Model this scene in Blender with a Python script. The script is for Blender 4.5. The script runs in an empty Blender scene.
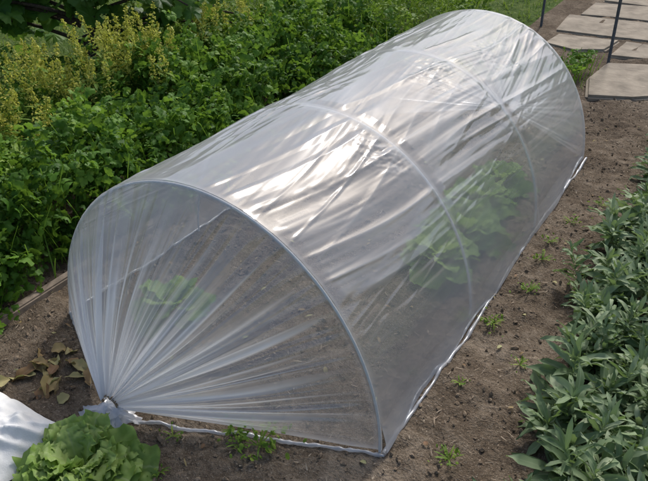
import bpy, numpy as np, math
from mathutils import Matrix, Vector
rng=np.random.default_rng(7)
S=bpy.context.scene
S.view_settings.view_transform='Standard'; S.view_settings.look='None'; S.view_settings.exposure=0

# ------------------------------------------------------------------ helpers
def vnoise(x,y,seed=0):
    x=np.asarray(x,float);y=np.asarray(y,float)
    xi=np.floor(x).astype(np.int64);yi=np.floor(y).astype(np.int64)
    fx=x-xi;fy=y-yi;fx=fx*fx*(3-2*fx);fy=fy*fy*(3-2*fy)
    def h(a,b):
        n=(a*374761393+b*668265263+seed*974634777)&0x7fffffff
        n=((n^(n>>13))*1274126177)&0x7fffffff
        n=n^(n>>16)
        return (n&0xffff)/32767.5-1
    return (h(xi,yi)*(1-fx)+h(xi+1,yi)*fx)*(1-fy)+(h(xi,yi+1)*(1-fx)+h(xi+1,yi+1)*fx)*fy
def fbm(x,y,o=4,seed=0):
    r=0;a=1
    for k in range(o):
        r=r+a*vnoise(x*2**k,y*2**k,seed+k);a*=.5
    return r
def mesh_obj(name,V,F,mat,attrs=None,smooth=True,parent=None):
    if not isinstance(F,list):F=[F]
    F=[f for f in F if len(f)]
    me=bpy.data.meshes.new(name)
    V=np.asarray(V,np.float32)
    me.vertices.add(len(V));me.vertices.foreach_set('co',V.ravel())
    L=np.concatenate([f.ravel() for f in F]).astype(np.int32)
    tot=np.concatenate([np.full(len(f),f.shape[1]) for f in F]).astype(np.int32)
    st=np.concatenate([[0],np.cumsum(tot)[:-1]]).astype(np.int32)
    me.loops.add(len(L));me.loops.foreach_set('vertex_index',L)
    me.polygons.add(len(tot));me.polygons.foreach_set('loop_start',st);me.polygons.foreach_set('loop_total',tot)
    me.polygons.foreach_set('use_smooth',np.full(len(tot),smooth))
    me.update(calc_edges=True);me.validate()
    if attrs:
        for k,a in attrs.items():
            at=me.attributes.new(k,'FLOAT','POINT');at.data.foreach_set('value',np.asarray(a,np.float32).ravel())
    if mat:me.materials.append(mat)
    o=bpy.data.objects.new(name,me);S.collection.objects.link(o)
    if parent:o.parent=parent
    return o
def empty(name,loc=(0,0,0)):
    e=bpy.data.objects.new(name,None);e.empty_display_size=.1;S.collection.objects.link(e);return e
class Bag:
    def __init__(s):s.V=[];s.Q=[];s.T=[];s.A={'rnd':[],'uu':[],'vv':[]};s.n=0
    def add(s,V,F,rnd,uu,vv):
        s.V.append(V);(s.Q if F.shape[1]==4 else s.T).append(F+s.n);s.n+=len(V)
        s.A['rnd'].append(rnd);s.A['uu'].append(uu);s.A['vv'].append(vv)
    def make(s,name,mat,parent=None,smooth=True):
        F=[]
        if s.Q:F.append(np.concatenate(s.Q))
        if s.T:F.append(np.concatenate(s.T))
        return mesh_obj(name,np.concatenate(s.V),F,mat,{k:np.concatenate(a) for k,a in s.A.items()},smooth,parent)
def A(x,n):return np.broadcast_to(np.asarray(x,float),(n,)).copy()
def strips(bag,base,phi,elev,curl,length,width,prof,nu=3,nv=7,fold=.3,ruffle=0.,rfreq=3.,roll=0.,rnd=None,wob=0.):
    base=np.asarray(base,float);N=len(base)
    phi,elev,curl,length,width,roll=[A(q,N) for q in (phi,elev,curl,length,width,roll)]
    rnd=rng.random(N) if rnd is None else A(rnd,N)
    v=np.linspace(0,1,nv);ang=elev[:,None]-curl[:,None]*v
    ph=phi[:,None]+wob*(rng.random((N,1))-.5)*v
    st=length[:,None]/(nv-1)
    dx=np.cos(ang)*np.cos(ph)*st;dy=np.cos(ang)*np.sin(ph)*st;dz=np.sin(ang)*st
    C=np.stack([dx,dy,dz],-1);C[:,0]=0;C=np.cumsum(C,1)+base[:,None]
    n=np.stack([-np.sin(ang)*np.cos(ph),-np.sin(ang)*np.sin(ph),np.cos(ang)],-1)
    s=np.stack([-np.sin(ph),np.cos(ph),0*ph],-1)
    cr=np.cos(roll)[:,None,None];sr=np.sin(roll)[:,None,None]
    s,n=s*cr+n*sr,n*cr-s*sr
    w=width[:,None]*prof(v)[None]
    u=np.linspace(-1,1,nu)
    P=C[:,:,None]+s[:,:,None]*(u[None,None,:,None]*w[:,:,None,None])
    off=fold*np.abs(u)[None,None]*w[:,:,None]
    if ruffle:
        pr=rng.random((N,1,1))*6.28
        off=off+ruffle*length[:,None,None]*(np.abs(u)**1.5)[None,None]*(np.sin(v[None,:,None]*rfreq*6.28+pr+u*2.)+.5*np.sin(v[None,:,None]*rfreq*13.1+pr*3+u*3.))*np.sqrt(v)[None,:,None]
        off=off+ruffle*.35*length[:,None,None]*rng.normal(size=(N,nv,nu))*v[None,:,None]
    P=P+n[:,:,None]*off[...,None]
    i=np.arange(nv-1)[:,None]*nu+np.arange(nu-1)[None];i=i.ravel()
    f=np.stack([i,i+1,i+nu+1,i+nu],-1)
    F=(f[None]+(np.arange(N)*nv*nu)[:,None,None]).reshape(-1,4)
    sh=(N,nv,nu)
    bag.add(P.reshape(-1,3),F,np.broadcast_to(rnd[:,None,None],sh).ravel(),np.broadcast_to(u[None,None],sh).ravel(),np.broadcast_to(v[None,:,None],sh).ravel())
def fans(bag,cen,nrm,spin,size,out,cup=.3,rnd=None):
    cen=np.asarray(cen,float);N=len(cen);M=len(out)
    size=A(size,N);spin=A(spin,N);rnd=rng.random(N) if rnd is None else A(rnd,N)
    nrm=nrm/np.linalg.norm(nrm,axis=1,keepdims=True)
    ref=np.tile([0.,0,1],(N,1));ref[np.abs(nrm[:,2])>.95]=[1,0,0]
    a=np.cross(ref,nrm);a/=np.linalg.norm(a,axis=1,keepdims=True);b=np.cross(nrm,a)
    a,b=a*np.cos(spin)[:,None]+b*np.sin(spin)[:,None],b*np.cos(spin)[:,None]-a*np.sin(spin)[:,None]
    T=np.concatenate([[[0,0]],out*.5,out]);r2=(T**2).sum(1)
    cp=A(cup,N)*(.5+rng.random(N))
    fo=(rng.random(N)-.3)*.5
    h=-cp[:,None]*r2[None]+fo[:,None]*np.abs(T[:,0])[None]+ .05*rng.normal(size=(N,len(T)))
    P=cen[:,None]+size[:,None,None]*(a[:,None]*T[None,:,0,None]+b[:,None]*T[None,:,1,None]+nrm[:,None]*h[...,None])
    k=np.arange(M);k2=(k+1)%M
    tri=np.concatenate([np.stack([0*k,1+k,1+k2],-1),np.stack([1+k,1+M+k,1+M+k2],-1),np.stack([1+k,1+M+k2,1+k2],-1)])
    F=(tri[None]+(np.arange(N)*(1+2*M))[:,None,None]).reshape(-1,3)
    sh=(N,1+2*M)
    bag.add(P.reshape(-1,3),F,np.broadcast_to(rnd[:,None],sh).ravel(),np.broadcast_to(T[None,:,0],sh).ravel(),np.broadcast_to(np.sqrt(r2)[None],sh).ravel())
def tube(bag,pts,rad,k=8,rnd=.5):
    pts=np.asarray(pts,float);n=len(pts);rad=A(rad,n)
    t=np.gradient(pts,axis=0);t/=np.linalg.norm(t,axis=1,keepdims=True)+1e-9
    ref=np.array([0,0,1.]) if abs(t[:,2]).mean()<.7 else np.array([1.,0,0])
    a=np.cross(t,ref);a/=np.linalg.norm(a,axis=1,keepdims=True)+1e-9;b=np.cross(t,a)
    th=np.linspace(0,2*math.pi,k,endpoint=False)
    P=pts[:,None]+rad[:,None,None]*(a[:,None]*np.cos(th)[None,:,None]+b[:,None]*np.sin(th)[None,:,None])
    i=np.arange(n-1)[:,None];j=np.arange(k)[None];j2=(j+1)%k
    F=np.stack([i*k+j,i*k+j2,(i+1)*k+j2,(i+1)*k+j],-1).reshape(-1,4)
    V=np.concatenate([P.reshape(-1,3),pts[:1],pts[-1:]])
    m=len(V)
    bag.add(V,F,np.full(m,rnd),np.zeros(m),np.zeros(m))
    jj=np.arange(k);j2=(jj+1)%k
    T=np.concatenate([np.stack([jj,j2,0*jj+n*k],-1),np.stack([(n-1)*k+j2,(n-1)*k+jj,0*jj+n*k+1],-1)])
    bag.T.append(T+bag.n-m)

# ------------------------------------------------------------------ materials
def newmat(name):
    m=bpy.data.materials.new(name);m.use_nodes=True;nt=m.node_tree;nt.nodes.clear()
    out=nt.nodes.new('ShaderNodeOutputMaterial');return m,nt,out
def N(nt,t,**k):
    n=nt.nodes.new('ShaderNode'+t)
    for a,b in k.items():setattr(n,a,b)
    return n
def mth(nt,op,a,b=None,clamp=False):
    n=N(nt,'Math',operation=op);n.use_clamp=clamp
    for i,x in enumerate((a,b)):
        if x is None:continue
        if isinstance(x,(int,float)):n.inputs[i].default_value=x
        else:nt.links.new(x,n.inputs[i])
    return n.outputs[0]
def ramp(nt,fac,stops):
    r=N(nt,'ValToRGB');el=r.color_ramp.elements
    while len(el)<len(stops):el.new(.5)
    for e,(p,c) in zip(el,stops):e.position=p;e.color=(*c,1) if len(c)==3 else c
    nt.links.new(fac,r.inputs[0]);return r.outputs[0]
def noise(nt,scale,detail=4,vec=None,rough=.6,dist=0):
    n=N(nt,'TexNoise');n.inputs['Scale'].default_value=scale;n.inputs['Detail'].default_value=detail;n.inputs['Roughness'].default_value=rough;n.inputs['Distortion'].default_value=dist
    if vec is not None:nt.links.new(vec,n.inputs['Vector'])
    return n.outputs['Fac']
def mixc(nt,f,a,b,mode='MIX'):
    n=N(nt,'Mix',data_type='RGBA',blend_type=mode)
    if isinstance(f,(int,float)):n.inputs[0].default_value=f
    else:nt.links.new(f,n.inputs[0])
    for i,x in ((6,a),(7,b)):
        if isinstance(x,tuple):n.inputs[i].default_value=(*x,1)
        else:nt.links.new(x,n.inputs[i])
    return n.outputs[2]
def leafmat(name,stops,rough=.45,trans=.3,vein=(.2,.3,.1),veinw=.1,spec=.4,ns=35):
    m,nt,out=newmat(name)
    at=N(nt,'Attribute',attribute_name='rnd').outputs['Fac']
    uu=N(nt,'Attribute',attribute_name='uu').outputs['Fac']
    tc=N(nt,'TexCoord').outputs['Object']
    nz=noise(nt,ns,1,tc)
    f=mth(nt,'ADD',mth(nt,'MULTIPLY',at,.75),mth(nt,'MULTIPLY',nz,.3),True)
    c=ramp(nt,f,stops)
    a=mth(nt,'ABSOLUTE',uu)
    vf=mth(nt,'SUBTRACT',1,mth(nt,'DIVIDE',a,veinw),True)
    c=mixc(nt,mth(nt,'MULTIPLY',vf,.5),c,vein)
    p=N(nt,'BsdfPrincipled');nt.links.new(c,p.inputs['Base Color']);p.inputs['Roughness'].default_value=rough
    p.inputs['Specular IOR Level'].default_value=spec
    t=N(nt,'BsdfTranslucent');c2=mixc(nt,.5,c,(.25,.4,.04));nt.links.new(c2,t.inputs[0])
    mx=N(nt,'MixShader');mx.inputs[0].default_value=trans;nt.links.new(p.outputs[0],mx.inputs[1]);nt.links.new(t.outputs[0],mx.inputs[2])
    nt.links.new(mx.outputs[0],out.inputs[0]);return m
def plain(name,col,rough=.6,nscale=30,var=.25,bump=.2,bdist=.004,metal=0,spec=.5):
    m,nt,out=newmat(name);tc=N(nt,'TexCoord').outputs['Object']
    c=ramp(nt,noise(nt,nscale,4,tc),[(.3,tuple(x*(1-var) for x in col)),(.7,tuple(min(1,x*(1+var)) for x in col))])
    p=N(nt,'BsdfPrincipled');nt.links.new(c,p.inputs['Base Color']);p.inputs['Roughness'].default_value=rough;p.inputs['Metallic'].default_value=metal
    p.inputs['Specular IOR Level'].default_value=spec
    b=N(nt,'Bump');b.inputs['Strength'].default_value=bump;b.inputs['Distance'].default_value=bdist
    nt.links.new(noise(nt,nscale*3,3,tc),b.inputs['Height']);nt.links.new(b.outputs[0],p.inputs['Normal'])
    nt.links.new(p.outputs[0],out.inputs[0]);return m

def film_mat(name,base=.10,graz=.30,rough=.14,refl=.10,col=(.80,.82,.86)):
    """clear polythene: mostly transmitting, milky where folded (attribute 'dens' = extra layers), glossy"""
    m,nt,out=newmat(name)
    dens=N(nt,'Attribute',attribute_name='dens').outputs['Fac']
    lw=N(nt,'LayerWeight');lw.inputs[0].default_value=.5
    fc=lw.outputs['Facing']
    hz=mth(nt,'ADD',base,mth(nt,'MULTIPLY',mth(nt,'POWER',fc,2.5),graz))
    hz=mth(nt,'ADD',hz,dens,True);hz=mth(nt,'MINIMUM',hz,.96)
    tr=N(nt,'BsdfTransparent');tr.inputs[0].default_value=(.96,.965,.965,1)
    df=N(nt,'BsdfDiffuse');df.inputs[0].default_value=(*col,1)
    tl=N(nt,'BsdfTranslucent');tl.inputs[0].default_value=(*col,1)
    dm=N(nt,'MixShader');dm.inputs[0].default_value=.5;nt.links.new(df.outputs[0],dm.inputs[1]);nt.links.new(tl.outputs[0],dm.inputs[2])
    m1=N(nt,'MixShader');nt.links.new(hz,m1.inputs[0]);nt.links.new(tr.outputs[0],m1.inputs[1]);nt.links.new(dm.outputs[0],m1.inputs[2])
    gl=N(nt,'BsdfGlossy');gl.inputs['Roughness'].default_value=rough;gl.inputs[0].default_value=(.94,.97,1,1)
    rf=mth(nt,'ADD',refl,mth(nt,'MULTIPLY',mth(nt,'POWER',fc,4.),.6),True)
    m2=N(nt,'MixShader');nt.links.new(rf,m2.inputs[0]);nt.links.new(m1.outputs[0],m2.inputs[1]);nt.links.new(gl.outputs[0],m2.inputs[2])
    nt.links.new(m2.outputs[0],out.inputs[0]);return m

M_film=film_mat('clear_film',base=.27,graz=.34,rough=.12,refl=.085)
M_fend=film_mat('clear_film_gathered',base=.18,graz=.22,rough=.2,refl=.08)
M_hoop=plain('white_pipe',(.66,.66,.65),.45,60,.06,.05)
M_hem=film_mat('rolled_film_hem',base=.55,graz=.3,rough=.25,refl=.1)
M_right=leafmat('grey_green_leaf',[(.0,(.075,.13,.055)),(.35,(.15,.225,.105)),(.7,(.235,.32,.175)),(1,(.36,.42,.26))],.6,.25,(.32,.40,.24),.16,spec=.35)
M_left=leafmat('celery_leaf',[(.0,(.025,.075,.010)),(.4,(.07,.175,.018)),(.75,(.16,.31,.04)),(1,(.32,.43,.08))],.55,.38,(.10,.2,.04),.06,spec=.25)
M_lett=leafmat('lettuce_leaf',[(.0,(.15,.26,.05)),(.5,(.30,.45,.11)),(1,(.48,.61,.23))],.5,.4,(.5,.6,.3),.10,spec=.3,ns=60)
M_lin=leafmat('sheltered_lettuce_leaf',[(.0,(.13,.25,.05)),(.5,(.24,.39,.09)),(1,(.38,.52,.15))],.6,.4,(.3,.4,.2),.08,spec=.15,ns=40)
M_vine=leafmat('vine_leaf',[(.0,(.035,.10,.018)),(.5,(.08,.20,.03)),(1,(.17,.31,.055))],.5,.45,(.16,.26,.07),.04,spec=.4)
M_yel=leafmat('goldenrod_leaf',[(.0,(.42,.40,.06)),(.5,(.64,.60,.12)),(1,(.78,.74,.24))],.7,.35,(.5,.5,.1),.08,spec=.2)
M_weed=leafmat('weed_leaf',[(.0,(.07,.15,.02)),(.5,(.16,.28,.035)),(1,(.32,.40,.07))],.6,.35,(.15,.25,.05),.1,spec=.25)
M_grass=leafmat('grass_blade',[(.0,(.07,.13,.02)),(.5,(.15,.24,.035)),(1,(.32,.36,.09))],.6,.35,(.1,.2,.04),.1,spec=.25)
M_dead=leafmat('dead_leaf',[(.0,(.20,.08,.05)),(.5,(.36,.27,.12)),(1,(.45,.46,.22))],.7,.2,(.4,.3,.2),.08)
M_straw=leafmat('straw',[(.0,(.17,.12,.08)),(1,(.42,.35,.26))],.8,.05,(.3,.2,.1),.05)
M_bark=plain('bark',(.085,.06,.042),.9,25,.5,.9,.02)
M_clod=plain('clod',(.20,.155,.11),.95,40,.4,.6,.006,spec=.1)
M_metal=plain('painted_metal_post',(.10,.10,.10),.6,50,.25,.1,.002,spec=.2)
M_slab=plain('paving_stone',(.30,.26,.205),.9,9,.3,.7,.008,spec=.15)
M_board=plain('edging_board',(.22,.18,.14),.85,16,.4,.6,.006,spec=.15)
M_sheet=plain('white_fleece',(.80,.80,.78),.8,90,.04,.35,.002,spec=.2)

# ground
def ground_mat():
    m,nt,out=newmat('garden_ground');geo=N(nt,'NewGeometry').outputs['Position']
    n1=noise(nt,3.2,5,geo,.65);n2=noise(nt,22,6,geo,.7);n3=noise(nt,140,3,geo,.7)
    f=mth(nt,'ADD',mth(nt,'MULTIPLY',n1,.5),mth(nt,'ADD',mth(nt,'MULTIPLY',n2,.4),mth(nt,'MULTIPLY',n3,.3)))
    soil=ramp(nt,f,[(.45,(.07,.052,.036)),(.59,(.145,.112,.080)),(.73,(.27,.22,.165))])
    bits=ramp(nt,noise(nt,320,1,geo),[(.64,(0,0,0)),(.69,(1,1,1))])
    soil=mixc(nt,mth(nt,'MULTIPLY',bits,.6),soil,(.42,.37,.30))
    dk=ramp(nt,noise(nt,60,3,geo,.7),[(.32,(1,1,1)),(.44,(0,0,0))])
    soil=mixc(nt,mth(nt,'MULTIPLY',dk,.6),soil,(.045,.034,.024))
    g=ramp(nt,noise(nt,9,4,geo,.75),[(.3,(.04,.075,.018)),(.5,(.08,.13,.03)),(.7,(.16,.19,.06))])
    xyz=N(nt,'SeparateXYZ');nt.links.new(geo,xyz.inputs[0])
    j=mth(nt,'MULTIPLY',mth(nt,'SUBTRACT',noise(nt,3.5,5,geo),.5),.8)
    a=mth(nt,'MULTIPLY',mth(nt,'SUBTRACT',mth(nt,'ADD',-1.6,j),xyz.outputs[0]),6,True)
    a2=mth(nt,'MULTIPLY',mth(nt,'SUBTRACT',mth(nt,'SUBTRACT',xyz.outputs[1],mth(nt,'MULTIPLY',xyz.outputs[0],.55)),mth(nt,'ADD',3.7,j)),6,True)
    a3=mth(nt,'MULTIPLY',mth(nt,'SUBTRACT',xyz.outputs[1],mth(nt,'ADD',6.5,j)),4,True)
    a4=mth(nt,'MULTIPLY',mth(nt,'SUBTRACT',xyz.outputs[0],mth(nt,'ADD',2.6,j)),4,True)
    a5=mth(nt,'MULTIPLY',mth(nt,'SUBTRACT',mth(nt,'ADD',-1.8,j),xyz.outputs[1]),4,True)
    a=mth(nt,'MAXIMUM',mth(nt,'MAXIMUM',a,mth(nt,'MAXIMUM',a3,a4)),mth(nt,'MAXIMUM',a5,mth(nt,'MULTIPLY',a2,mth(nt,'LESS_THAN',xyz.outputs[0],-.35))))
    c=mixc(nt,a,soil,g)
    p=N(nt,'BsdfPrincipled');nt.links.new(c,p.inputs['Base Color']);p.inputs['Roughness'].default_value=.95;p.inputs['Specular IOR Level'].default_value=.1
    b=N(nt,'Bump');b.inputs['Strength'].default_value=1.;b.inputs['Distance'].default_value=.02
    nt.links.new(mth(nt,'ADD',n2,mth(nt,'MULTIPLY',n3,.4)),b.inputs['Height']);nt.links.new(b.outputs[0],p.inputs['Normal'])
    nt.links.new(p.outputs[0],out.inputs[0]);return m
def gz(x,y):
    near=np.clip((6-np.hypot(x,y-1))/2,0,1)
    z=.012*fbm(x*4,y*4,2,3)+near*(.007*fbm(x*16,y*16,3,11))
    z=z+.03*np.exp(-((x+.95)/.3)**2)*near   # raised left bed
    inside=np.clip((.52-np.abs(x))/.1,0,1)*np.clip((y+.02)/.1,0,1)*np.clip((1.9-y)/.1,0,1)
    return z+inside*.012
def axis(lo,hi,st,far):
    c=np.arange(lo,hi+st,st);g=np.geomspace(.05,far,22)
    return np.concatenate([lo-g[::-1],c,hi+g])
X,Y=np.meshgrid(axis(-2.0,2.0,.014,70),axis(-1.0,3.4,.014,70),indexing='ij')
nx,ny=X.shape;i=(np.arange(nx-1)[:,None]*ny+np.arange(ny-1)[None]).ravel()
mesh_obj('ground',np.stack([X,Y,gz(X,Y)+.0042*fbm(X*45,Y*45,2,31)],-1).reshape(-1,3),np.stack([i,i+ny,i+ny+1,i+1],-1),ground_mat())

# soil clods and straw bits
def clods():
    import bmesh
    bm=bmesh.new();bmesh.ops.create_icosphere(bm,subdivisions=1,radius=1)
    V=np.array([v.co for v in bm.verts]);F=np.array([[v.index for v in f.verts] for f in bm.faces]);bm.free()
    n=15000
    x=rng.uniform(-1.0,1.3,n);y=rng.uniform(-.9,3.2,n)
    s=.0018+.0060*rng.random(n)**5
    sc=s[:,None]*rng.uniform(.6,1.4,(n,3))
    P=V[None]*(1+.28*rng.normal(size=(n,len(V),1)))*sc[:,None]
    an=rng.uniform(0,6.28,n);c,q=np.cos(an)[:,None],np.sin(an)[:,None]
    P=np.stack([P[...,0]*c-P[...,1]*q,P[...,0]*q+P[...,1]*c,P[...,2]],-1)
    P=P+np.stack([x,y,gz(x,y)+s*.05],-1)[:,None]
    FF=(F[None]+(np.arange(n)*len(V))[:,None,None]).reshape(-1,3)
    mesh_obj('soil_clods',P.reshape(-1,3),FF,M_clod,smooth=False)
    b=Bag();n=4200
    x=rng.uniform(-1.0,1.3,n);y=rng.uniform(-.9,3.,n)
    strips(b,np.stack([x,y,gz(x,y)+.005],-1),rng.uniform(0,6.28,n),rng.normal(0,.15,n),rng.normal(0,.6,n),.006+.026*rng.random(n)**2,.0006+.0014*rng.random(n)**2,lambda v:1-v**4,2,4,0)
    b.make('straw_litter',M_straw)
clods()

# ------------------------------------------------------------------ polytunnel
HY=[0,.568,1.195,1.872];W=.5;H=.555
tun=empty('polytunnel')
t=np.linspace(0,math.pi,64)
for k,y in enumerate(HY):
    p=np.stack([W*.992*np.cos(t),y+0*t,H*.992*np.sin(t)],-1)
    b=Bag();p=np.concatenate([[p[0]-[0,0,.08]],p,[p[-1]-[0,0,.08]]])
    tube(b,p,.0036,10);b.make('hoop_%d'%(k+1),M_hoop,tun)
# body film
nt_,ny_=860,460
tt=np.linspace(0,math.pi,nt_);yy=np.linspace(0,HY[-1],ny_)
Tm,Ym=np.meshgrid(tt,yy,indexing='ij')
seg=np.zeros_like(Ym);hoopd=np.full_like(Ym,9.)
for a,b_ in zip(HY[:-1],HY[1:]):
    m=(Ym>=a)&(Ym<=b_);seg[m]=np.sin(math.pi*(Ym[m]-a)/(b_-a))
for a in HY:hoopd=np.minimum(hoopd,np.abs(Ym-a))
up=np.sin(Tm);arc=Tm*.53
sag=-.007*seg**1.3*(.2+.8*up)
# tension wrinkles: thin ridges that fan out from the hoops and run along the tunnel
wp=arc+.045*np.sin(Ym*5.3)*vnoise(arc*3.1,Ym*.6,61)+.03*vnoise(arc*2.,Ym*1.4,62)
sel=np.clip((fbm(arc*4,Ym*2.,2,77))*2+.5,0,1)
wa=fbm(wp*30+Ym*3.,Ym*1.0,3,5);wb=fbm(wp*27-Ym*5.+40,Ym*1.2,3,9)
wr=wa*sel+wb*(1-sel)
cr=1-2*np.abs(fbm(wp*17+Ym*2.0+9,Ym*.8,2,15))
cr2=1-2*np.abs(fbm(wp*33-Ym*5,Ym*.9,1,16))
crk=fbm(arc*60+Ym*30,Ym*36-arc*20,2,19)
cpatch=np.clip(fbm(arc*5,Ym*4,2,23)*2-.75,0,1)
side=np.clip(up*1.9-.68,.06,1)
env=side*np.clip(hoopd/.04,.15,1)
gate=np.clip(.75+fbm(arc*3.5,Ym*2.0,2,47)*.9,.25,1.3)
d=sag+(wr*.0034+np.clip(cr,-.1,1)*.0048+np.clip(cr2,0,1)*.0022+crk*cpatch*.0014)*env*gate+fbm(Tm*3,Ym*2.5,2,21)*.0025*np.clip(hoopd/.1,0,1)
nrmx,nrmz=np.cos(Tm)/W,np.sin(Tm)/H;l=np.hypot(nrmx,nrmz);nrmx/=l;nrmz/=l
X=W*1.004*np.cos(Tm)+nrmx*d;Z=H*1.004*np.sin(Tm)+nrmz*d
low=np.clip(1-up*7,0,1)
X+=np.sign(np.cos(Tm))*low*.012*(1+vnoise(Ym*5,Ym*0,3));Z=Z+low*.004
lines=np.clip(cr*1.6-.9,0,1)*.26+np.clip(cr2*1.6-1.,0,1)*.20+np.clip(wr*1.3-.35,0,1)*.18+cpatch*np.clip(crk,0,1)*.15
hl=np.exp(-(hoopd/.010)**2)*.10
dens=lines*env*gate+hl+low*.30+.06*fbm(arc*3,Ym*2,3,99)
i=(np.arange(nt_-1)[:,None]*ny_+np.arange(ny_-1)[None]).ravel();Fq=np.stack([i,i+ny_,i+ny_+1,i+1],-1)
mesh_obj('film_cover',np.stack([X,Ym,Z],-1).reshape(-1,3),Fq,M_film,{'dens':dens},True,tun)
# gathered ends
def end(name,y0,K,sgn,seed,k=1.):
    n1,n2=1100,60
    t=np.linspace(0,math.pi,n1);s=np.linspace(0,1,n2)**.8
    T,Sg=np.meshgrid(t,s,indexing='ij')
    P0=np.stack([W*1.004*np.cos(T),y0+0*T,H*1.004*np.sin(T)],-1)
    Kp=np.array(K)[None,None]+np.stack([.026*np.cos(T),.0*T,.030*np.sin(T)],-1)
    P=P0*(1-Sg[...,None])+Kp*Sg[...,None]
    nrm=np.stack([0*T,np.full_like(T,-sgn*1.),.35+0*T],-1)
    P=P+nrm*((-.03*np.sin(math.pi*Sg)*np.sin(T))[...,None])
    Tw=T+.05*vnoise(T*3,Sg*2,seed+40)*Sg
    pl=fbm(Tw*12,T*0+.5,3,seed)+.55*vnoise(Tw*34,T*0,seed+5)+.35*(1-2*np.abs(vnoise(Tw*24,T*0,seed+6)))
    amp=.026*(Sg**.55)*(1-Sg)**.75+.007*Sg**3
    P=P+nrm*((pl*amp)[...,None])
    sh=.010*np.sin(T*41+3*vnoise(T*4,T*0,seed+2))*np.sin(math.pi*np.clip(Sg,0,1))
    tx=np.stack([-np.sin(T),0*T,np.cos(T)],-1);P=P+tx*sh[...,None]*(1-Sg[...,None])
    P[...,2]=np.maximum(P[...,2],.006+.004*np.abs(pl))
    r=np.abs(vnoise(Tw*30,T*0,seed+8));ln=np.clip(1-r*4,0,1)
    r2=np.abs(vnoise(Tw*11,T*0,seed+9));l2=np.clip(1-r2*3,0,1)
    r3=np.clip(vnoise(Tw*17,T*0,seed+10)*1.5,0,1)
    reach=.35+.65*(vnoise(T*23,T*0,seed+4)*.5+.5)
    fade=np.clip((Sg-(1-reach)*.9)/.25,0,1)
    left=np.clip((T-1.9)/.8,0,1)
    dens=ln*fade*.60+l2*np.clip(Sg*2,0,1)*.42+r3*np.clip(Sg*1.5,0,1)*.30+.9*Sg**2.6+.25*np.exp(-(Sg/.012)**2)+left*.14
    dens+=.25*np.exp(-(np.minimum(T,math.pi-T)/.03)**2)
    i=(np.arange(n1-1)[:,None]*n2+np.arange(n2-1)[None]).ravel();F=np.stack([i,i+n2,i+n2+1,i+1],-1)
    mesh_obj(name,P.reshape(-1,3),F,M_fend,{'dens':dens*k},True,tun)
KN=(-.118,-.225,.030)
end('film_end_gathered',0.,KN,-1,61);end('film_end_gathered_far',HY[-1],(.05,HY[-1]+.33,.03),1,81,.35)
# tuft beyond the knot
b=Bag();n=40
a=rng.uniform(-1.9,.9,n)-.5
strips(b,np.tile(KN,(n,1))+rng.normal(0,.009,(n,3)),a,rng.uniform(-.4,.4,n),.7,rng.uniform(.03,.075,n),rng.uniform(.006,.013,n),lambda v:.4+v,5,9,.4,.06)
b.make('film_tail',M_hem,tun)
b=Bag();th=np.linspace(0,12.6,40);tube(b,np.stack([KN[0]+.027*np.cos(th),KN[1]-.004+.0006*th,KN[2]+.03*np.sin(th)],-1),.002,6);b.make('tie_cord',M_straw,tun)
def wob(a,b_,n,amp,seed,z=.005):
    a=np.array(a,float);b_=np.array(b_,float);s=np.linspace(0,1,n);p=a+(b_-a)*s[:,None];L=np.linalg.norm(b_-a)
    p[:,0]+=amp*fbm(s*L*4,s*0,2,seed);p[:,1]+=amp*.5*fbm(s*L*4,s*0+3,2,seed)
    p[:,2]=gz(p[:,0],p[:,1])+z;return p
for nm,a,b_,sd,rr in (('hem_right',(.508,-.005),(.512,1.88),1,.005),('hem_left',(-.508,0),(-.508,1.88),2,.004),('hem_front',(.508,-.005),(-.10,-.228),3,.0042),('hem_front_left',(-.508,0),(-.12,-.225),4,.004)):
    b=Bag();p=wob((*a,0),(*b_,0),160,.005,sd,.003)
    tube(b,p,rr+.0018*fbm(np.linspace(0,50,160),np.zeros(160),2,sd+9),8);b.make(nm,M_hem,tun)

# ------------------------------------------------------------------ lettuces
def prof_lett(v):return .25+.75*np.sin(np.clip(v,0,1)**.75*2.6)**.8*1.0
def lettuce(name,x,y,r,h,n=46,mat=None,ruf=.05,wd=.42):
    b=Bag();q=np.arange(n);fr=q/n                       # 0 = outer
    phi=q*2.4+rng.normal(0,.15,n)
    elev=.30+1.05*fr+rng.normal(0,.08,n);L=r*(1.15-.5*fr)*rng.uniform(.8,1.1,n)
    curl=1.0-.3*fr+rng.normal(0,.2,n)
    base=np.stack([x+np.cos(phi)*.012,y+np.sin(phi)*.012,np.full(n,gz(np.array(x),np.array(y))+.01)+.03*fr*h/.14],-1)
    strips(b,base,phi,elev,curl,L,L*wd,prof_lett,13,16,.25,ruf,3.6,rng.normal(0,.3,n),np.clip(.15+.75*fr+rng.normal(0,.12,n),0,1))
    b.make(name,mat or M_lett)
lettuce('lettuce_plant',-.03,-.405,.126,.11,80,None,.085,.36)
lettuce('lettuce_plant',.31,.78,.125,.12,24,M_lin)
lettuce('lettuce_plant',.32,.98,.14,.12,24,M_lin)
lettuce('lettuce_plant',.29,1.20,.135,.12,24,M_lin)
lettuce('lettuce_plant',.29,1.42,.12,.12,22,M_lin)
lettuce('lettuce_plant',-.26,.16,.12,.10,20,M_lin)

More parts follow.
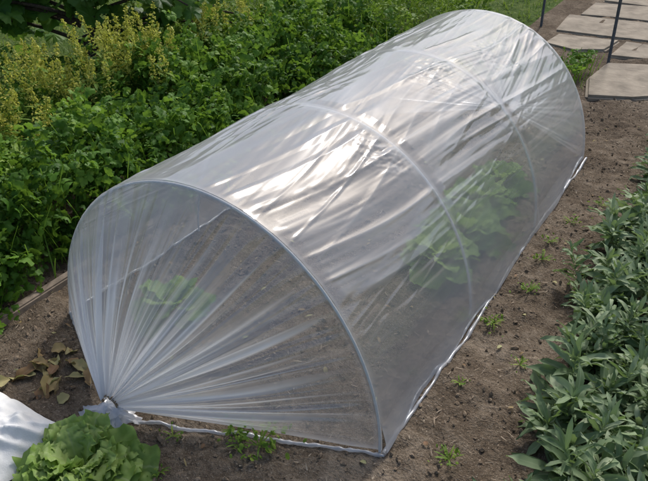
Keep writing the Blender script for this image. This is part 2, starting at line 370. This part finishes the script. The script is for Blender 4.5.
# ------------------------------------------------------------------ right bed: lance-leaved plants
def prof_lance(v):return np.clip(.18+1.0*np.sin(np.clip(v,0,1)**1.15*math.pi)**.9,0.02,1)*(1-v**8)
def rightbed():
    b=Bag();pts=[]
    for gx in np.arange(.74,1.75,.058):
        for gy in np.arange(-.5,2.6,.064):
            x=gx+rng.normal(0,.026);y=gy+rng.normal(0,.028)
            edge=.765+.025*math.sin(y*5)+.02*math.sin(y*13)+max(0,(y-1.2))*.02
            if y<.12: edge+=(.12-y)*.05
            if x<edge:continue
            pts.append((x,y))
    for x,y in pts:
        n=int(rng.integers(20,34));q=np.arange(n);fr=q/n
        hgt=rng.uniform(.03,.15);phi=q*2.4+rng.uniform(0,6.28)+rng.normal(0,.3,n)
        lean=rng.normal(0,.04,2)
        z0=float(gz(np.array(x),np.array(y)))
        base=np.stack([x+lean[0]*fr,y+lean[1]*fr,z0+.005+hgt*fr],-1)
        sc=rng.uniform(.65,1.15)
        L=sc*(.110-.045*fr**2)*rng.uniform(.6,1.15,n)
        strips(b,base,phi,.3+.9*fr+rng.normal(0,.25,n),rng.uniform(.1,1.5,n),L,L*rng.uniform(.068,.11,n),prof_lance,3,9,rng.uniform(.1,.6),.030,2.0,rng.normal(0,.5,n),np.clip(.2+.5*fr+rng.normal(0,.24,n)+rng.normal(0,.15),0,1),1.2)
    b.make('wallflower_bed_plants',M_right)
rightbed()

# ------------------------------------------------------------------ leaf templates
def tmpl(n,f):
    th=np.linspace(0,2*math.pi,n,endpoint=False);r=f(th);return np.stack([r*np.sin(th),r*np.cos(th)],-1)
def celery(th):
    a=np.angle(np.exp(1j*th));r=.55+.35*np.cos(a*.5)**2
    r=r*(1+.22*np.cos(3*a))+.09*np.where(np.arange(len(th))%2,1,-1);r=np.where(np.abs(a)>2.8,.3,r);return r
def vinef(th):
    a=np.angle(np.exp(1j*th));r=.62+.26*np.abs(np.cos(2.5*a))**.7+.1*np.cos(a)
    r=r+.045*np.where(np.arange(len(th))%2,1,-1);return np.where(np.abs(a)>2.95,.18,r)
T_cel=tmpl(16,celery);T_vine=tmpl(34,vinef);T_oval=tmpl(8,lambda th:.45+.4*np.cos(th)**2)
def unit(n,up):
    v=rng.normal(size=(n,3));v[:,2]=np.abs(v[:,2])*.6+up;return v/np.linalg.norm(v,axis=1,keepdims=True)
def fronds(b,C,nr,size,rnd,tmp):
    n=len(C)
    ref=rng.normal(size=(n,3));a=np.cross(nr,ref);a/=np.linalg.norm(a,axis=1,keepdims=True);c=np.cross(nr,a)
    for (u,v,sc,sp) in ((0,1.1,1.,0),(.75,.35,.85,-.9),(-.75,.35,.85,.9),(.65,-.7,.7,-1.2),(-.65,-.7,.7,1.2)):
        cc=C+(a*u+c*v)*size[:,None]*1.05+rng.normal(0,.15,(n,3))*size[:,None]
        nn=nr+rng.normal(0,.35,(n,3));nn/=np.linalg.norm(nn,axis=1,keepdims=True)
        fans(b,cc,nn,rng.uniform(0,6.28,n),size*sc,tmp,.35,np.clip(rnd+rng.normal(0,.09,n),0,1))
def bush(name,mat,n,xr,yr,hf,size,tmp,up=.7,inside=None,low=.35,dark=0.):
    x=rng.uniform(*xr,n);y=rng.uniform(*yr,n)
    if inside is not None:
        k=inside(x,y);x=x[k];y=y[k];n=len(x)
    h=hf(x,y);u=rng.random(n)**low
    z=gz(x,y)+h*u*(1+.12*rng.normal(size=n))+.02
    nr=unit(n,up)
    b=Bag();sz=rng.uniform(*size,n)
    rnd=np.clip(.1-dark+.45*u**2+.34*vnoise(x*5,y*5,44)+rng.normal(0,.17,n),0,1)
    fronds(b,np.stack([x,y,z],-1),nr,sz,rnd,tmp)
    k=rng.choice(n,min(n,900),replace=False)
    strips(b,np.stack([x[k]+rng.normal(0,.03,len(k)),y[k]+rng.normal(0,.03,len(k)),gz(x[k],y[k])],-1),rng.uniform(0,6.28,len(k)),1.35,.3,z[k]+.01,.0022,lambda v:1-.4*v,2,5,0,rnd=.7)
    return b.make(name,mat)
def hleft(x,y):
    return np.clip(.24+.13*fbm(x*3,y*3,2,50)+.09*fbm(x*9,y*9,2,55),.06,.5)*np.clip((-.62-x)/.12,.3,1)
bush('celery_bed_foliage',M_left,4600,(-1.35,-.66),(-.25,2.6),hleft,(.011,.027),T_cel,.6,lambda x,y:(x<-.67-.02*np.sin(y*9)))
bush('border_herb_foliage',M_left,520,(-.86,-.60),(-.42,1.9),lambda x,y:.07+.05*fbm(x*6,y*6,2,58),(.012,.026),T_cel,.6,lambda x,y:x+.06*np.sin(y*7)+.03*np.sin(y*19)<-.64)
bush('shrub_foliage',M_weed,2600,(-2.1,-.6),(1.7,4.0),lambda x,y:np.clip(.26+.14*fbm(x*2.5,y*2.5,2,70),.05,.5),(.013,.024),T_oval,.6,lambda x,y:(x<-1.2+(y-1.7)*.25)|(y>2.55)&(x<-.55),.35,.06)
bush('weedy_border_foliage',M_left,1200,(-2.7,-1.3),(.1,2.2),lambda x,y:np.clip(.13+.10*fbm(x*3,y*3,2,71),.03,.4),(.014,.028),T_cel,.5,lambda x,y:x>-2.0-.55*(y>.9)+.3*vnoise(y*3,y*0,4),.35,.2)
bush('ground_cover',M_left,700,(-.55,.25),(2.45,3.3),lambda x,y:np.full(len(x),.09),(.010,.018),T_cel,.8,lambda x,y:vnoise(x*4,y*4,3)>.0)

# ------------------------------------------------------------------ goldenrod weeds
def goldenrod(name,cx,cy,sx,sy,n,hr):
    e=empty(name);b=Bag();g=Bag()
    for _ in range(n):
        x=cx+rng.normal(0,sx);y=cy+rng.normal(0,sy);h=rng.uniform(*hr);ln=rng.normal(0,.06,2)
        s=np.linspace(0,1,7);st=np.stack([x+ln[0]*s**2,y+ln[1]*s**2,h*s],-1)
        tube(g,st,.0028-.0018*s,5,.4)
        m=20;q=rng.random(m);pos=np.stack([x+ln[0]*q**2,y+ln[1]*q**2,h*q*.8],-1)
        strips(g,pos,rng.uniform(0,6.28,m),rng.uniform(.2,.9,m),.7,rng.uniform(.04,.08,m),.006,prof_lance,3,5,.2,rnd=rng.random(m)*.8)
        m=110;q=.60+.40*rng.random(m);w=.018*(1.1-q)/.45
        pos=np.stack([x+ln[0]*q**2+rng.normal(0,1,m)*w,y+ln[1]*q**2+rng.normal(0,1,m)*w,h*q+rng.normal(0,.008,m)],-1)
        fans(b,pos,unit(m,.2),rng.uniform(0,6.28,m),rng.uniform(.005,.010,m),T_oval,.2)
    b.make('flower_heads',M_yel,e);g.make('stems_and_leaves',M_weed,e)
goldenrod('goldenrod_clump',-1.40,1.28,.12,.10,42,(.34,.52))
goldenrod('goldenrod_clump',-1.64,.95,.12,.10,26,(.28,.42))
goldenrod('goldenrod_clump',-1.48,.50,.10,.13,30,(.24,.38))
goldenrod('goldenrod_clump',-1.55,2.35,.22,.35,30,(.26,.44))

# ------------------------------------------------------------------ lawn grass
def lawn():
    b=Bag();n=32000
    x=-1.45-4.5*rng.random(n)**1.3;y=rng.uniform(-.3,6.,n)
    k=vnoise(x*2,y*2,5)>-.75;x=x[k];y=y[k]
    m=7000;x2=rng.uniform(-3,-.35,m);y2=rng.uniform(3.2,6.5,m);x=np.concatenate([x,x2]);y=np.concatenate([y,y2]);n=len(x)
    strips(b,np.stack([x,y,gz(x,y)],-1),rng.uniform(0,6.28,n),rng.uniform(.7,1.5,n),rng.uniform(.2,1.3,n),rng.uniform(.03,.08,n),rng.uniform(.0018,.0035,n),lambda v:1-v**2*.95,2,4,0,rnd=np.clip(.4+.3*vnoise(x*1.5,y*1.5,8)+rng.normal(0,.2,n),0,1))
    b.make('lawn_grass',M_grass)
lawn()

# ------------------------------------------------------------------ grapevine
def vine(name,bx,by):
    e=empty(name);b=Bag()
    s=np.linspace(0,1,12)
    tr=np.stack([bx+.05*np.sin(s*4),by+.04*np.sin(s*6),1.1*s-.03],-1);tube(b,tr,.038*(1-.5*s),10)
    L=Bag();C=[];Nn=[]
    for k in range(32):
        z=.16+.62*k/32+rng.normal(0,.03);ln=rng.uniform(.4,1.0)
        a=rng.choice([.54,3.68])+rng.normal(0,.3)
        q=np.linspace(0,1,9);sg=rng.normal(0,.25)
        p=np.stack([bx+np.cos(a+sg*q)*ln*q,by+np.sin(a+sg*q)*ln*q,z+.14*np.sin(q*2.6)-.04*q**2],-1)
        tube(b,p,.010*(1-.8*q)+.002,6)
        m=15;qq=rng.uniform(.05,1,m)
        pp=np.stack([np.interp(qq,q,p[:,i]) for i in range(3)],-1)+rng.normal(0,.06,(m,3))
        C.append(pp)
        Nn.append(rng.normal(0,.38,(m,3))+np.array([.25,-.25,.8]))
    C=np.concatenate(C);Nn=np.concatenate(Nn);n=len(C)
    fans(L,C,Nn,rng.uniform(0,6.28,n),rng.uniform(.055,.10,n),T_vine,.3)
    b.make('trunk_and_canes',M_bark,e);L.make('leaves',M_vine,e)
vine('grapevine',-2.20,1.68)
# background hedge
n=8000;x=rng.uniform(-11,6,n);y=8.5+rng.normal(0,.35,n);z=1.7*rng.random(n)**.7*(1+.15*vnoise(x,y,3))
b=Bag();fans(b,np.stack([x,y,z],-1),unit(n,.3)+np.array([0,-.5,0]),rng.uniform(0,6.28,n),rng.uniform(.07,.13,n),T_oval,.3)
x=rng.normal(-7.5,.35,n);y=rng.uniform(-5,9,n)
fans(b,np.stack([x,y,1.7*rng.random(n)**.7],-1),unit(n,.3)+np.array([.5,0,0]),rng.uniform(0,6.28,n),rng.uniform(.07,.13,n),T_oval,.3)
b.make('background_hedge',M_vine)

# ------------------------------------------------------------------ edging boards, slabs, posts
def slab(name,poly,z0,z1,mat,bev=.012):
    import bmesh
    bm=bmesh.new();poly=np.array(poly,float)
    vs=[bm.verts.new((p[0],p[1],z0)) for p in poly];f=bm.faces.new(vs)
    r=bmesh.ops.extrude_face_region(bm,geom=[f]);
    for v in r['geom']:
        if isinstance(v,bmesh.types.BMVert):v.co.z=z1+rng.normal(0,.003)
    bmesh.ops.recalc_face_normals(bm,faces=bm.faces)
    bmesh.ops.bevel(bm,geom=list(bm.edges),offset=bev,segments=2,affect='EDGES')
    me=bpy.data.meshes.new(name);bm.to_mesh(me);bm.free();me.materials.append(mat)
    o=bpy.data.objects.new(name,me);S.collection.objects.link(o);return o
y=-.75
while y<2.3:
    L=rng.uniform(.45,.62);dx=rng.normal(0,.006)
    slab('edging_board',[(-.665+dx,y),(-.632+dx,y),(-.632-dx,y+L),(-.665-dx,y+L)],-.05,.038,M_board,.005);y+=L+.012
slab('paving_slab',[(.33,2.62),(.55,2.70),(.80,2.90),(1.0,3.30),(.60,3.36),(.30,3.22),(.27,2.9)],-.03,.028,M_slab,.014)
e=empty('flagstone_path')
cells=[]
yv=3.46
while yv<7:
    xv=-.1+rng.uniform(-.1,.1);hh=rng.uniform(.34,.55)
    while xv<1.7:
        ww=rng.uniform(.3,.6);j=lambda:rng.normal(0,.035)
        P=[(xv+j(),yv+j()),(xv+ww*.5,yv+j()*.5-.01),(xv+ww+j(),yv+j()),(xv+ww+j()*.5,yv+hh*.5),(xv+ww+j(),yv+hh+j()),(xv+ww*.4,yv+hh+j()*.5),(xv+j(),yv+hh+j())]
        o=slab('stone_%d'%len(cells),P,-.03,.016,M_slab);o.parent=e;cells.append(o);xv+=ww+.05
    yv+=hh+.05
def post(x,y,h,r=.011,lean=(0,0)):
    b=Bag();tube(b,[(x,y,-.1),(x+lean[0]*.5,y+lean[1]*.5,h*.5),(x+lean[0],y+lean[1],h)],r,12)
    tube(b,[(x+lean[0],y+lean[1],h),(x+lean[0],y+lean[1],h+.012)],r*1.35,12);b.make('metal_post',M_metal)
post(.30,3.30,.95,.009);post(-.28,3.95,.95,.009);post(-1.18,3.75,.95,.010)

# ------------------------------------------------------------------ white fleece sheet
nx=ny=150
U,Vv=np.meshgrid(np.linspace(0,1,nx),np.linspace(0,1,ny),indexing='ij')
X=-.80+.66*U;Y=-.90+.61*Vv
X=X+.03*np.sin(Vv*7);Y=Y+.025*np.sin(U*6+1)-.10*(U-.65)*(U>.65)
edge=np.minimum(np.minimum(U,1-U),np.minimum(Vv,1-Vv))
rg=lambda a:1-np.abs(a)
Z=gz(X,Y)+.006+.050*np.clip(edge*6,0,1)**.6*(.7+.3*fbm(X*6,Y*6,2,90))+(.026*rg(vnoise(X*13+Y*9,Y*5-X*3,91))+.018*rg(vnoise(X*22-Y*30,Y*12,93))+.008*rg(vnoise(X*50+Y*20,Y*45,94)))*np.clip(edge*10,0,1)
i=(np.arange(nx-1)[:,None]*ny+np.arange(ny-1)[None]).ravel()
mesh_obj('fleece_sheet',np.stack([X,Y,Z],-1).reshape(-1,3),np.stack([i,i+ny,i+ny+1,i+1],-1),M_sheet)

# ------------------------------------------------------------------ dead leaves and small weeds
b=Bag();n=22
x=-.37+rng.normal(0,.055,n);y=-.20+rng.normal(0,.045,n)
strips(b,np.stack([x,y,gz(x,y)+.008],-1),rng.uniform(0,6.28,n),rng.uniform(-.1,.5,n),rng.uniform(.3,1.0,n),rng.uniform(.03,.09,n),rng.uniform(.008,.020,n),prof_lance,7,8,.5,.10,2.2,rng.normal(0,.6,n))
n=190;x=rng.uniform(-.8,.8,n);y=rng.uniform(-.7,2.8,n)
strips(b,np.stack([x,y,gz(x,y)+.005],-1),rng.uniform(0,6.28,n),rng.uniform(0,.4,n),rng.uniform(.3,1.3,n),rng.uniform(.01,.028,n),rng.uniform(.002,.006,n),prof_lance,3,5,.3,.04)
b.make('dead_leaf_litter',M_dead)
b=Bag()
def weed(x,y,s,m):
    z=float(gz(np.array(x),np.array(y)))
    C=np.stack([x+rng.normal(0,s,m),y+rng.normal(0,s,m),z+.008+rng.random(m)*s*.7],-1)
    fans(b,C,unit(m,.9),rng.uniform(0,6.28,m),rng.uniform(.005,.012,m)*min(1.3,s/.03),T_oval,.3)
    strips(b,np.tile([[x,y,z]],(8,1)),rng.uniform(0,6.28,8),.8,.6,s*2,.002,prof_lance,2,5)
for x,y,s,m in ((.25,-.13,.032,60),(.21,-.15,.02,24),(.18,-.12,.022,30),(.55,.60,.022,34),(.60,.80,.02,22),(.585,.98,.02,22),(.57,.30,.012,10),(.64,.06,.02,22),(.60,1.3,.02,16),(.05,-.2,.015,12),(-.5,-.35,.02,18),(.40,-.22,.012,8),(.57,1.12,.018,20),(.66,1.5,.02,20),(.68,.45,.015,16),(.10,-.30,.014,14)):
    weed(x,y,s,m)
b.make('small_weeds',M_weed)

# ------------------------------------------------------------------ light
el=math.radians(46);az=math.atan2(.95,-.08)      # direction TO the sun in xy plane
sd=Vector((math.cos(az)*math.cos(el),math.sin(az)*math.cos(el),math.sin(el)))
ld=bpy.data.lights.new('sun','SUN');ld.energy=2.3;ld.angle=math.radians(6.);ld.color=(1,.985,.96)
lo=bpy.data.objects.new('sun',ld);S.collection.objects.link(lo);lo.rotation_euler=sd.to_track_quat('Z','Y').to_euler();lo.location=(0,0,6)
w=bpy.data.worlds.new('World');S.world=w;w.use_nodes=True;nt=w.node_tree
sk=nt.nodes.new('ShaderNodeTexSky');sk.sky_type='NISHITA';sk.sun_disc=False;sk.sun_elevation=el;sk.sun_rotation=math.pi/2-az
sk.air_density=1.;sk.dust_density=4.
nt.links.new(sk.outputs[0],nt.nodes['Background'].inputs[0]);nt.nodes['Background'].inputs[1].default_value=.15
# ------------------------------------------------------------------ camera
yaw,pit,roll=.5395,.5356,-.0066
f=np.array([-math.sin(yaw)*math.cos(pit),math.cos(yaw)*math.cos(pit),-math.sin(pit)])
r=np.array([math.cos(yaw),math.sin(yaw),0]);u=np.cross(r,f)
r,u=r*math.cos(roll)+u*math.sin(roll),-r*math.sin(roll)+u*math.cos(roll)
cd=bpy.data.cameras.new('camera');co=bpy.data.objects.new('camera',cd);S.collection.objects.link(co)
co.matrix_world=Matrix([[r[0],u[0],-f[0],.9914],[r[1],u[1],-f[1],-1.0703],[r[2],u[2],-f[2],1.2588],[0,0,0,1]])
cd.sensor_width=36;cd.lens=720.3/648*36;cd.clip_start=.02;cd.clip_end=300;S.camera=co
